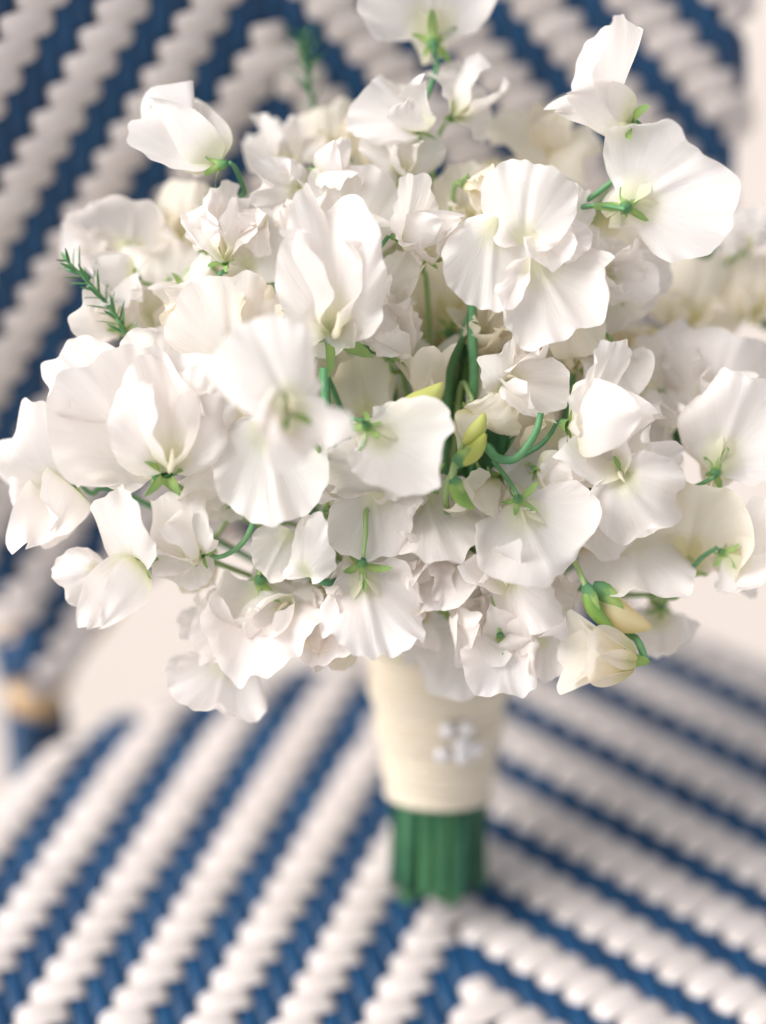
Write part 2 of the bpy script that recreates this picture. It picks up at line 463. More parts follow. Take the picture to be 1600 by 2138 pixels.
for sg in (-1, 1):
    u0 = BX + sg * .125
    top = BACK0 + u0 * W_ + .022 * A_ + (.62 * .0156 - .020) * BN
    mid = BACK0 + u0 * W_ - .03 * A_ + (.62 * .0156 - .014) * BN
    low = np.array([*(SEAT0 + (BX + sg * .15) * W_ + .16 * V_)[:2], 0.0])
    path = spline([top, mid, .5 * (mid + low) + V_ * .01, low], 26)
    leg = tube('rear_leg', path, .0105, RATTAN, chair, 12)
    # bindings: coils of blue strand above and below a bare tan ring
    L = np.concatenate([[0], np.cumsum(np.linalg.norm(np.diff(path, axis=0), axis=1))])
    def on(t): return np.array([np.interp(t, L, path[:, k]) for k in range(3)])
    for t0, t1 in ((.0, .016), (.031, .085)):
        V, F, off = [], [], 0
        for t in np.arange(t0, t1, .0048):
            a, b = on(t), on(t + .001); ax = (b - a) / np.linalg.norm(b - a)
            e1 = np.cross(ax, W_); e1 /= np.linalg.norm(e1); e2 = np.cross(ax, e1)
            ring = [a + (np.cos(q) * e1 + np.sin(q) * e2) * .0112 + ax * .004 * q / (2 * math.pi) for q in np.linspace(0, 2 * math.pi, 20)]
            v, f = tube_data(ring, .0024, 6); V.append(v); F += [[off + i for i in x] for x in f]; off += len(v)
        new_obj('blue_binding', mesh('blue_binding', np.vstack(V), F, BLUE), leg)
for sg in (-1, 1):
    a = SEAT0 + (AX + sg * .165) * W_ - .255 * V_ - .02 * Z_
    b = np.array([*(SEAT0 + (AX + sg * .18) * W_ - .285 * V_)[:2], 0.0])
    tube('front_leg', spline([a, .5 * (a + b), b], 12), .0115, RATTAN, chair, 12)

# ------------------------------------------------------------------ bouquet
bq = bpy.data.objects.new('wedding_bouquet', None); COL.objects.link(bq)
bq['label'] = 'round bouquet of white sweet peas bound with cream twine, standing on the woven seat'
bq['category'] = 'bouquet'
LEAN = math.radians(31)
AXIS = Z_ * math.cos(LEAN) + (V_ * math.cos(PSI) + W_ * math.sin(PSI)) * math.sin(LEAN)   # leans back, away from the camera
FOOT = SEAT0 + Z_ * .0062
SIDE = np.array([1.0, 0, 0]); FRONT = np.cross(SIDE, AXIS)
def hp(h, r, a): return FOOT + AXIS * h + r * (math.cos(a) * SIDE + math.sin(a) * FRONT)
BIND = FOOT + AXIS * .092

# cut stems below the twine
rs = random.Random(11)
rings = [(20, .0158), (13, .0105), (7, .0055)]
for nr, rr in rings:
    for k in range(nr):
        a = 2 * math.pi * (k + rs.uniform(-.18, .18)) / nr
        r0 = rr * rs.uniform(.93, 1.06); a2 = a + rs.uniform(-.18, .18)
        h0 = .0005 + rs.uniform(-.001, .006) + max(0, -math.sin(a)) * rr * math.tan(LEAN) * 1.0
        rad = rs.uniform(.0019, .0031)
        pts = [hp(h0, r0 * 1.06, a2), hp(.02, r0 * 1.0, .6 * a2 + .4 * a), hp(.045, r0, a), hp(.09, r0 * 1.12, a)]
        st = tube('stem', spline(pts, 12), rad, HANDLE, bq, 10)

# twine: one string wound round the handle
turns, per = 44, 28
pts, h_lo, h_hi = [], .0395, .096
for k in range(turns * per + 1):
    t = k / (turns * per); a = 2 * math.pi * k / per
    h = h_lo + (h_hi - h_lo) * t
    rad = .0196 + .0060 * smooth(t * 1.1) + .0006 * math.sin(h * 410) + .0005 * math.sin(a * .37)
    pts.append(hp(h + .0005 * math.sin(a * .5 + h * 900), rad, a))
tube('twine_wrap', pts, .00105, TWINE, bq, 6)['label'] = 'cream twine wound round the handle'
V, F = tube_data([hp(h, .0190 + .0060 * smooth((h - h_lo) / (h_hi - h_lo) * 1.1), 0) * 0 + FOOT + AXIS * h for h in np.linspace(h_lo + .001, h_hi, 8)],
                 [.0192 + .0060 * smooth((h - h_lo) / (h_hi - h_lo) * 1.1) for h in np.linspace(h_lo + .001, h_hi, 8)], 32)
new_obj('twine_underlayer', mesh('twine_underlayer', V, F, TWINE), bq)

# pearl pins in the twine
def sphere(c, r, nu=16, nv=10):
    th = np.linspace(0, math.pi, nv); ph = np.linspace(0, 2 * math.pi, nu, endpoint=False)
    P = np.stack([np.outer(np.sin(th), np.cos(ph)), np.outer(np.sin(th), np.sin(ph)), np.outer(np.cos(th), np.ones(nu))], -1) * r + c
    return P.reshape(-1, 3), grid_faces(nv, nu, True)
for px, py in ((938, 1525), (962, 1550), (928, 1570), (962, 1578), (990, 1562), (970, 1520)):
    # on the front of the handle: solve for the angle that lands at the pixel
    best = None
    for h in np.linspace(.05, .095, 40):
        for a in np.linspace(0, math.pi, 50):
            P = hp(h, .0258, a)
            r = P - CAM; d = r @ F_
            x = (r @ R_) / d * FOCUS / WIDTH * 1600 + 800; y = 1069 - (r @ U_) / d * FOCUS / WIDTH * 1600
            e = (x - px) ** 2 + (y - py) ** 2
            if best is None or e < best[0]: best = (e, h, a)
    P = hp(best[1], .0272, best[2])
    V, F = sphere(P, .0033)
    o = new_obj('pearl_pin', mesh('pearl_pin', V, F, PEARL), bq)
    tube('pin_shaft', [P, hp(best[1] - .002, .016, best[2])], .0004, STEEL, o, 6)

# ---------------------------------------------------------------- flowers
def banner(rng, wid=1.0, ky=.5, ks=.9, ruf=.06, fold=0.0, notch=.07, curl=0.0):
    nt, nr = 85, 19
    ruf = ruf * 1.35
    tm = math.radians(102)
    th = np.linspace(-tm, tm, nt)[None, :]; r = (np.linspace(0, 1, nr) ** .85)[:, None]
    rho = np.cos(.8 * th) ** .8
    rho = rho * (1 - notch * np.exp(-(th / .13) ** 2))
    rho = rho * (1 + .040 * np.sin(th * rng.uniform(3, 5) + rng.uniform(0, 6)) + .024 * np.sin(th * rng.uniform(7, 10) + rng.uniform(0, 6))
                 + .014 * np.sin(th * 17 + rng.uniform(0, 6)) + .008 * np.sin(th * 33 + rng.uniform(0, 6)))
    rho = rho * (1 + .09 * rng.uniform(-1, 1) * np.sin(th))
    p = [rng.uniform(0, 6.28) for _ in range(6)]; n1 = rng.uniform(2.2, 3.4); n2 = rng.uniform(5.5, 8)
    z = ruf * (1.25 * r ** 1.7 * np.sin(n1 * th + p[0]) + .85 * r ** 3 * np.sin(n2 * th + p[1] + .8 * r) + 0.38 * r ** 5 * np.sin(14 * th + p[2] + 1.5 * np.sin(3 * th + p[4])) + .26 * r ** 8 * np.sin(27 * th + p[5]))
    rr = r + 0 * th
    for _ in range(rng.choice((1, 2, 2, 3))):       # lobes of the rim that roll over
        t0 = rng.uniform(-1.5, 1.5); w = rng.uniform(.22, .5); amt = rng.choice((-1, 1, 1)) * rng.uniform(.5, 1.5) * min(1.3, ruf / .06)
        g = np.exp(-((th - t0) / w) ** 2); r0 = rng.uniform(.55, .75)
        q = np.clip(r - r0, 0, 1); an = amt * g * q / (1 - r0)
        z = z - rho * q * np.sin(an) * .9; rr = rr - q * (1 - np.cos(an))
    x = wid * rho * rr * np.sin(th); y = rho * rr * np.cos(th)
    z = z + .025 * np.sin(6 * x + p[3]) * r + .02 * np.sin(7 * y + p[4]) * r
    z = z - .05 * np.exp(-(x / .05) ** 2) * smooth(r / .4) * (1 - .6 * r)
    if fold:
        z = z + np.sqrt(x * x + .004) * math.sin(fold); x = x * math.cos(fold)
    if curl:
        cz = curl * np.clip(r - .72, 0, 1) ** 1.6 * 3.2; z = z - cz; y = y - .5 * cz * np.cos(th) * abs(curl); x = x - .5 * cz * np.sin(th) * abs(curl)
    if abs(ks) > .02: z = z - (1 - np.cos(ks * x)) / ks; x = np.sin(ks * x) / ks
    if abs(ky) > .02: z = z - (1 - np.cos(ky * y)) / ky; y = np.sin(ky * y) / ky
    z = z + .17 * smooth(np.sqrt(x * x + y * y) / .28)
    return np.stack([x + 0 * r, y + 0 * r, z], -1)

def wing(rng, sg, ln=.82, wd=.56, a0=45, a1=10, splay=.15, flare=.2, ruf=.03):
    nt, ns = 17, 13
    t = np.linspace(0, 1, nt); s = np.linspace(-1, 1, ns)[None, :]
    al = np.radians(a0 + (a1 - a0) * t)
    d = np.stack([sg * np.full(nt, math.sin(splay)) * (.3 + t), np.sin(al), np.cos(al)], -1)
    cv = np.vstack([[0, 0, 0], np.cumsum((d[1:] + d[:-1]) / 2, 0)]) * ln / (nt - 1)
    c = np.stack([sg * flare * t, np.cos(al), -np.sin(al)], -1); c /= np.linalg.norm(c, axis=1)[:, None]
    hw = wd / 2 * np.clip(np.sin(math.pi * np.clip(t, 0, 1) ** .62 * .985), 0, 1) ** .62
    hw = np.maximum(hw, .03)
    P = cv[:, None] + c[:, None] * (s * hw[:, None])[..., None]
    T = t[:, None]
    ph = [rng.uniform(0, 6.28) for _ in range(3)]
    out = .05 + .14 * (1 - s ** 2) * np.sin(math.pi * np.clip(T, 0, 1)) ** .8 * (1 if sg else 1) + flare * .5 * np.clip(s, 0, 1) ** 2 * T
    out = out + ruf * (1.6 * np.abs(s) ** 2 * np.sin(7 * T + ph[0]) + 1.6 * T ** 3 * np.sin(4.5 * s + ph[1]) + .5 * np.abs(s) ** 4 * np.sin(19 * T + ph[2]))
    P[..., 0] += sg * out * smooth(T / .2)
    return P

def keel(rng):
    path = spline([(0, 0, .04), (0, .02, .14), (0, .05, .24), (0, .11, .30), (0, .18, .30)], 12)
    t = np.linspace(0, 1, 12)
    rad = .040 * np.sin(math.pi * (t * .93 + .05)) ** .7
    tt, n, b = frames(path)
    a = np.linspace(0, 2 * math.pi, 12, endpoint=False)
    P = path[:, None] + rad[:, None, None] * (np.cos(a)[None, :, None] * np.array([.55, 0, 0]) + np.sin(a)[None, :, None] * np.cross(tt, [1, 0, 0])[:, None])
    return P

def calyx(rng):
    na, rows = 50, []
    a = np.linspace(0, 2 * math.pi, na, endpoint=False)
    f = np.abs(((a / (2 * math.pi) * 5 + rng.random()) % 1) - .5) * 2
    tooth = np.clip(1 - f * 1.08, 0, 1)
    for rr, zz in ((.010, -.15), (.032, -.145), (.056, -.115), (.068, -.07), (.074, -.02)):
        rows.append(np.stack([np.cos(a) * rr, np.sin(a) * rr, np.full(na, zz)], -1))
    fl = rng.uniform(.25, .75)
    k = rng.uniform(0, 6)
    lens = .27 * (1 + .35 * np.sin(a + k)) * tooth ** 1.25
    an = fl + .35 * np.sin(a * 2 + k)
    for q in (.2, .45, .7, 1.0):
        e = lens * q
        rr = .074 + e * np.sin(an + .7 * q * tooth); zz = -.02 + e * np.cos(an + .7 * q * tooth)
        rows.append(np.stack([np.cos(a) * rr, np.sin(a) * rr, zz], -1))
    return np.array(rows)

from mathutils import Matrix
def frame_px(b, t, cm, phi, tilt, roll=0):
    d = FOCUS + cm / 100
    v = np.array([t[0] - b[0], b[1] - t[1]], float); L = np.linalg.norm(v); e = v / L
    ti = math.radians(tilt); ph = math.radians(phi)
    Uv = math.cos(ti) * (e[0] * R_ + e[1] * U_) + math.sin(ti) * N_
    S = np.cross(Uv, N_); S /= np.linalg.norm(S)
    Fr = np.cross(S, Uv)
    Zx = math.cos(ph) * Fr + math.sin(ph) * S
    X = np.cross(Uv, Zx)
    return at(b[0], b[1], cm), X, Uv, Zx, L * WIDTH / 1600 * d / FOCUS / math.cos(ti)

def to_bind(P, Uv, Zx, L, rng):
    IN = BIND + AXIS * .09 - P                 # towards the middle of the dome
    IN = IN / (np.linalg.norm(IN) + 1e-9)
    p1 = P - Zx * (.145 * L)
    p2 = P - Zx * (.26 * L) - Uv * .10 * L + IN * .004
    p3 = P - Zx * (.24 * L) - Uv * .22 * L + IN * .013
    p4 = P + (BIND - P) * .45 + IN * .010
    p5 = BIND + (P - BIND) * .06
    p6 = BIND - AXIS * .012 + (P - BIND) * .01
    return [p1, p2, p3, p4, p5, p6]

def sweet_pea(b, t, cm=0, phi=0, tilt=None, seed=0, wid=1.0, ky=.5, ks=.9, ruf=.06, fold=0, notch=.07, curl=0,
              wl=.82, ww=.56, splay=.15, flare=.2, a0=46, a1=12, wings=True, cream=False, stem=None, label=None, sc=None):
    rng = random.Random(seed * 7919 + int(b[0]) * 31 + int(b[1]))
    rear = 140 < phi < 215
    if rear and wings: a0, a1 = 4, -8           # wings point forward, out of sight behind the standard
    if tilt is None: tilt = rng.uniform(22, 38) if rear and wings else rng.uniform(0, 16)
    P, X, Uv, Zx, L = frame_px(b, t, cm, phi, tilt)
    if sc: L *= sc
    B = np.stack([X, Uv, Zx]) * L
    if not wings and stem is None:             # a petal of a bloom whose other parts lie hidden behind it
        o = sheet('sweet_pea_petal', banner(rng, wid, ky, ks, ruf, fold, notch, curl) @ B, PETAL_CREAM if cream else PETAL, bq)
        o.location = P
        if label: o['label'] = label
        return o
    root = bpy.data.objects.new('sweet_pea_bloom', None); COL.objects.link(root); root.parent = bq
    root.location = P; root.empty_display_size = .01
    if label: root['label'] = label
    m = PETAL_CREAM if cream else PETAL
    def put(name, G, mt, wrap=False): return sheet(name, G @ B, mt, root, wrap)
    put('standard_petal', banner(rng, wid, ky, ks, ruf, fold, notch, curl), m)
    if wings:
        for sg in (-1, 1):
            put('wing_petal', wing(rng, sg, wl * rng.uniform(.92, 1.06), ww * rng.uniform(.9, 1.1), a0 + rng.uniform(-6, 6), a1 + rng.uniform(-8, 8), splay + rng.uniform(-.05, .1), flare + rng.uniform(-.08, .12), .035), m)
        put('keel_petal', keel(rng), KEEL, True)
    put('calyx', calyx(rng) * rng.uniform(.62, .86), CALYX, True)
    if stem is None:
        pts = to_bind(P, Uv, Zx, L, rng)
    else:
        pts = [P - Zx * .15 * L] + [at(*q) for q in stem]
        if np.linalg.norm(pts[-1] - BIND) > .02 and len(stem) and stem[-1] is not None: pass
        pts += [pts[-1] + (BIND - pts[-1]) * .5, BIND]
    tube('flower_stem', spline(pts, 26) - P, np.linspace(.0007, .0014, 26), STEM if stem is not None else STEM_PALE, root, 7)
    return root

D = 'sweet_pea'
BL = [
 # --- top and upper left
 dict(b=(455,345), t=(425,150), cm=1, phi=-115, tilt=0, fold=.85, ks=.3, ky=-.15, ruf=.06, wid=1.05, wl=.98, ww=.6, a0=62, a1=50, flare=.3, stem=[(492,352,1.4),(512,400,2.5),(520,470,4)], label='cup-shaped white bloom at the upper edge of the bouquet, petals folded upright'),
 dict(b=(905,88), t=(900,-125), cm=3, phi=180, fold=.2, ks=1.2, ky=.5, ruf=.07, wid=1.15, wl=.9, stem=[(912,140,3),(885,220,3),(870,290,3.5)]),
 dict(b=(945,245), t=(1010,130), cm=3, phi=20, tilt=-40, ks=.9, ruf=.06, wid=.95, a0=55, a1=40),
 dict(b=(600,365), t=(590,250), cm=4.2, phi=0, tilt=-48, sc=.95, fold=.3, ks=.4, ruf=.08, wid=.95, a0=55, a1=40),
 dict(b=(870,275), t=(745,185), cm=2.4, phi=30, ks=.9, ruf=.08, wid=.9),
 dict(b=(840,365), t=(825,250), cm=2.6, phi=10, ks=.6, ruf=.08, wid=1.3),
 dict(b=(700,330), t=(690,195), cm=5.5, phi=0, cream=True, wid=1.1),
 dict(b=(760,330), t=(800,230), cm=5.0, phi=20, cream=True, wid=1.1),
 dict(b=(1150,330), t=(1030,220), cm=6, phi=50, cream=True),
 dict(b=(1130,340), t=(1250,260), cm=6.3, phi=-55, cream=True, wid=1.2),
 # --- right top
 dict(b=(1308,432), t=(1505,330), cm=0, phi=187, tilt=16, ks=.7, ky=.3, ruf=.045, wid=1.22, notch=.06, fold=0, stem=[(1272,430,.3),(1232,430,.7),(1190,440,1.2),(1130,480,2.2)], label='large round white bloom seen from behind, held out from the bouquet on its stalk'),
 dict(b=(1316,258), t=(1372,50), cm=0, phi=-72, tilt=0, fold=.75, ks=-.3, ky=.05, ruf=.03, wid=.95, wl=.78, ww=.5, a0=20, a1=-22, splay=.2, flare=.5, stem=[(1310,300,.9),(1292,362,.9),(1245,405,1.0),(1190,440,1.2),(1130,480,2.2)], label='white bloom in profile with an upright hooded petal above a drooping wing'),
 # --- centre right big
 dict(b=(1095,510), t=(1115,322), cm=-.5, phi=-10, ks=.7, ky=.35, ruf=.045, wid=.82, wings=False),
 dict(b=(1120,500), t=(1235,480), cm=-.3, phi=10, ks=.9, ky=.3, ruf=.12, wid=.9, wings=False),
 dict(b=(1130,480), t=(1170,560), cm=-.9, phi=170, ks=1.1, ky=.3, ruf=.08, wid=1.2, wings=False),
 dict(b=(1120,530), t=(1225,705), cm=-.6, phi=165, ks=.8, ky=.3, ruf=.07, wid=1.1, wings=False),
 dict(b=(1040,455), t=(1020,660), cm=-.8, phi=172, ks=.9, ky=.1, ruf=.05, wid=.78, wings=False),
 dict(b=(1150,500), t=(1225,395), cm=1.2, phi=20, ks=.9, ruf=.08, wid=.8),
 dict(b=(830,495), t=(845,358), cm=.2, phi=62, ks=.5, ky=.2, fold=.3, ruf=.04, wid=1.15, wl=.95, ww=.55, a0=20, a1=25, stem=[(790,520,.5),(752,560,.8),(748,620,2.5)]),
 dict(b=(725,520), t=(745,335), cm=1.8, phi=10, ks=.6, ruf=.05, wid=.95),
 dict(b=(690,700), t=(685,385), cm=-.4, phi=12, ks=1.6, ky=.15, fold=.3, ruf=.05, wid=.62, wl=.72, ww=.42, a0=85, a1=60, flare=.1, stem=[(650,770,.2),(660,850,2)]),
 dict(b=(720,650), t=(838,640), cm=.3, phi=165, ks=.5, ky=.2, ruf=.07, wid=1.05, wings=False),
 dict(b=(690,660), t=(596,640), cm=.8, phi=180, ks=.6, ruf=.05, wid=.9, wings=False),
 dict(b=(690,650), t=(670,745), cm=-.6, phi=190, ks=1.2, ky=-.6, ruf=.08, wid=1.35, wings=False),
 dict(b=(470,548), t=(472,430), cm=.6, phi=-8, tilt=-45, sc=1.0, ks=.5, fold=.3, ruf=.05, wid=.9, wl=.85, a0=60, a1=55, stem=[(460,575,.9),(465,640,3)]),
 dict(b=(510,560), t=(580,440), cm=1.4, phi=0, ks=.5, ruf=.04, wid=.95, wings=False),
 # --- left cluster
 dict(b=(490,765), t=(478,568), cm=.6, phi=0, ks=.5, ky=.35, ruf=.05, wid=1.08, wings=False, label='wide white fan petal with radial creases behind the blurred foremost bloom'),
 dict(b=(330,800), t=(330,672), cm=.6, phi=5, ks=.7, ruf=.07, wid=1.1, wings=False),
 dict(b=(600,855), t=(520,655), cm=-4.5, phi=15, ks=.9, ky=.5, ruf=.07, wid=.85, wl=.62, ww=.6, a0=-30, a1=-70, flare=.6),
 dict(b=(590,800), t=(580,955), cm=-4.0, phi=170, ks=.8, ruf=.09, wid=1.05, wings=False),
 dict(b=(330,990), t=(165,765), cm=-.4, phi=168, ks=.7, ky=.3, ruf=.08, wid=.95, wings=False, stem=[(400,975,-.2),(440,958,.2),(520,930,2)]),
 dict(b=(350,985), t=(345,715), cm=-1.0, phi=12, ks=1.0, ky=.2, ruf=.08, wid=.82, wl=.68, ww=.5, a0=80, a1=62, flare=.2, label='largest ruffled white bloom in the left cluster, wings closed at its centre'),
 dict(b=(280,880), t=(120,720), cm=.6, phi=10, ks=.9, ruf=.10, wid=.8, wings=False),
 dict(b=(390,940), t=(455,770), cm=-.6, phi=-10, ks=.9, ruf=.07, wid=.75, wings=False),
 dict(b=(148,1012), t=(-20,890), cm=1.8, phi=-40, ks=.7, ky=.2, ruf=.05, wid=1.0, wl=.85, ww=.6, a0=10, a1=-10, flare=.3, stem=[(190,1030,1.8),(260,1030,2.5)]),
 dict(b=(140,1020), t=(15,1100), cm=1.9, phi=175, ks=.9, ruf=.05, wid=1.0, wings=False),
 dict(b=(303,1180), t=(212,1028), cm=.1, phi=-55, ks=.7, ky=.2, ruf=.03, wid=1.0, wl=1.05, ww=.62, a0=-5, a1=-18, flare=.2, label='white bloom facing out to the side with smooth rounded wings, lowest of the left cluster'),
 dict(b=(215,1190), t=(115,1235), cm=.6, phi=10, ks=.9, ruf=.16, wid=1.0, wings=False),
 dict(b=(420,1160), t=(315,1040), cm=.5, phi=-25, ks=.8, ky=.4, ruf=.10, wid=.95, wl=.75, ww=.5, a0=60, a1=40, flare=.5, stem=[(460,1163,.4),(510,1130,.4),(545,1055,.6),(590,1000,2.5)]),
 dict(b=(400,1130), t=(350,1225), cm=.9, phi=170, ks=.6, ruf=.07, wid=1.1, wings=False),
 dict(b=(515,1050), t=(370,1000), cm=1.2, phi=150, ks=1.0, ruf=.07, wid=.95),
 dict(b=(555,870), t=(595,1095), cm=-1.2, phi=172, ks=.8, ky=.2, ruf=.06, wid=.9, wings=False),
 # --- centre
 dict(b=(835,1005), t=(655,960), cm=-.1, phi=160, ks=.8, ky=.3, ruf=.07, wid=.62, wings=False),
 dict(b=(768,892), t=(940,985), cm=-1.6, phi=168, ks=1.2, ky=.25, ruf=.06, wid=.86, notch=.03, wl=.7, stem=[(735,875,-.5),(690,870,.5),(680,780,.5)], label='smooth white bloom hanging in the middle of the bouquet over yellow-green buds'),
 dict(b=(785,1028), t=(800,1170), cm=.2, phi=175, ks=.8, ky=.3, ruf=.05, wid=1.28, wings=False),
 dict(b=(880,1005), t=(935,1190), cm=1.0, phi=180, ks=.6, ruf=.06, wid=.8),
 dict(b=(1082,1045), t=(1165,1220), cm=-.1, phi=176, ks=.8, ky=.35, ruf=.05, wid=1.15, stem=[(1060,1000,.4),(1020,950,1.0),(1000,930,3)], label='white bloom hanging face down, star-shaped green calyx uppermost'),
 dict(b=(1188,890), t=(1265,700), cm=0, phi=55, ks=1.2, ky=.1, fold=.2, ruf=.05, wid=.55, wl=.9, ww=.75, a0=35, a1=25, splay=.1, flare=.05, stem=[(1150,905,.4),(1120,935,.8),(1060,960,.8),(1000,935,1.2)], label='half-open white bloom like a rosebud with one petal standing up'),
 dict(b=(1060,910), t=(1140,745), cm=2.0, phi=8, ks=.5, ruf=.05, wid=1.05, cream=True),
 dict(b=(1170,890), t=(1030,1010), cm=1.2, phi=170, ks=.7, ruf=.06, wid=1.0, wings=False),
 dict(b=(1040,820), t=(1105,650), cm=.6, phi=40, ks=1.4, ruf=.12, wid=.55, wings=False),
 dict(b=(1300,985), t=(1410,1120), cm=.1, phi=15, ks=.9, ky=.4, ruf=.10, wid=1.0, wl=.8, ww=.45, a0=-40, a1=-60, flare=.6),
 dict(b=(1320,1010), t=(1400,890), cm=.4, phi=-20, ks=1.2, ruf=.14, wid=.7, wings=False),
 dict(b=(1290,990), t=(1180,940), cm=.6, phi=170, ks=.8, ruf=.09, wid=.9, wings=False),
 # --- right edge
 dict(b=(1495,985), t=(1560,775), cm=.9, phi=172, ks=.7, ky=.4, ruf=.05, wid=.92, stem=[(1455,1015,1.2),(1400,1040,2.5)], label='white bloom seen from behind with a green star calyx, at the edge beside the pale floor'),
 dict(b=(1490,850), t=(1530,675), cm=3.2, phi=0, ks=.7, ruf=.07, wid=1.25),
 dict(b=(1510,1155), t=(1650,1145), cm=1.5, phi=150, ks=.9, ruf=.05, wid=1.1, stem=[(1465,1165,1.6),(1420,1200,2),(1340,1160,3)]),
 dict(b=(1430,1200), t=(1445,1000), cm=2.4, phi=178, ks=.7, ruf=.05, wid=.95, cream=True),
 dict(b=(1300,1080), t=(1345,1285), cm=2.2, phi=180, ks=.7, ruf=.05, wid=.8),
 dict(b=(1230,1060), t=(1310,1165), cm=1.0, phi=178, ks=.7, ruf=.06, wid=1.0, wings=False),
 dict(b=(1300,620), t=(1325,485), cm=3, phi=0, ks=.5, ruf=.05, wid=1.2),
 dict(b=(1280,600), t=(1330,690), cm=3, phi=180, ks=.5, ruf=.05, wid=1.3, wings=False),
 dict(b=(1430,680), t=(1480,520), cm=7, phi=0, cream=True, wid=1.2),
 dict(b=(1570,660), t=(1580,520), cm=7, phi=0, cream=True, wid=1.2),
 dict(b=(1560,520), t=(1540,430), cm=6, phi=0, wid=1.2),
 dict(b=(1420,800), t=(1400,650), cm=4, phi=0, wid=1.0),
 # --- lower fringe
 dict(b=(1065,1200), t=(1125,1345), cm=.6, phi=20, ks=.9, ky=.3, ruf=.11, wid=.95, wl=.7, a0=-10, a1=-40, flare=.5),
 dict(b=(1380,1270), t=(1375,1405), cm=4, phi=180, wid=.9),
 dict(b=(1045,1328), t=(1065,1448), cm=.8, phi=182, ks=1.1, ky=.2, ruf=.10, wid=1.1),
 dict(b=(1130,1330), t=(1120,1430), cm=1.2, phi=182, ks=1.1, ruf=.10, wid=.9, wings=False),
 dict(b=(970,1285), t=(935,1455), cm=4, phi=175, ks=1.0, ruf=.08, wid=1.0),
 dict(b=(900,1280), t=(900,1400), cm=3.4, phi=175, ks=1.0, ruf=.08, wid=.9, wings=False),
 dict(b=(755,1180), t=(805,1365), cm=.2, phi=165, ks=1.0, ky=-.1, ruf=.09, wid=.8),
 dict(b=(740,1180), t=(715,1300), cm=.4, phi=170, ks=1.4, ruf=.12, wid=.6, wings=False),
 dict(b=(645,1205), t=(655,1060), cm=-.3, phi=-35, ks=1.7, ky=.1, ruf=.04, wid=.75, wings=False),
 dict(b=(605,1105), t=(550,1212), cm=.6, phi=178, ks=.7, ruf=.04, wid=.85, wings=False),
 dict(b=(545,1215), t=(530,1415), cm=1.2, phi=188, ks=1.0, ky=.2, ruf=.09, wid=.95),
 dict(b=(520,1250), t=(440,1385), cm=1.6, phi=178, ks=.8, ruf=.10, wid=1.0, wings=False),
 dict(b=(570,1240), t=(650,1360), cm=1.5, phi=178, ks=.8, ruf=.10, wid=1.0, wings=False),
 dict(b=(625,1230), t=(615,1390), cm=1.8, phi=180, ks=.9, ruf=.09, wid=.9, wings=False),
 dict(b=(690,1225), t=(710,1400), cm=1.9, phi=175, ks=1.0, ruf=.08, wid=.85),
 dict(b=(480,1375), t=(440,1520), cm=2.4, phi=175, tilt=10, ks=.9, ruf=.10, wid=1.15, wings=False),
 dict(b=(440,1400), t=(350,1440), cm=3.2, phi=175, ks=.9, ruf=.10, wid=.9, wings=False),
 dict(b=(440,1300), t=(365,1312), cm=3.0, phi=175, ks=.9, ruf=.08, wid=.8, wings=False),
 dict(b=(960,1130), t=(985,1275), cm=1.2, phi=160, ks=1.2, ruf=.15, wid=.75),
 dict(b=(860,1170), t=(880,1280), cm=2.0, phi=180, ks=.9, ruf=.10, wid=1.1, wings=False),
 # --- upper left behind
 dict(b=(258,548), t=(300,395), cm=5, phi=175, ks=.7, ruf=.05, wid=1.25),
 dict(b=(330,680), t=(320,480), cm=4, phi=0, ks=.7, ruf=.05, wid=.85),
 dict(b=(260,690), t=(160,625), cm=2.2, phi=170, ks=.8, ruf=.06, wid=.9),
 dict(b=(390,520), t=(385,365), cm=5, phi=0, wid=.8, cream=True),
 dict(b=(200,560), t=(180,450), cm=5.4, phi=0, wid=1.0),
 dict(b=(470,690), t=(400,560), cm=3, phi=0, wid=.9, cream=True),
 # --- hollow of the bouquet
 dict(b=(760,870), t=(735,730), cm=2.2, phi=170, ks=.6, ruf=.03, wid=.8, cream=True, wings=False),
 dict(b=(940,690), t=(925,510), cm=3.2, phi=170, ks=.8, ruf=.05, wid=.7, cream=True),
 dict(b=(1000,720), t=(1050,590), cm=2.4, phi=0, wid=.7, cream=True),
 dict(b=(850,690), t=(830,560), cm=4.0, phi=0, cream=True),
 dict(b=(980,470), t=(960,340), cm=3.5, phi=0, cream=True),
 dict(b=(1200,760), t=(1180,640), cm=2.5, phi=0, cream=True),
]
for i, kw in enumerate(BL): sweet_pea(seed=i, **kw)

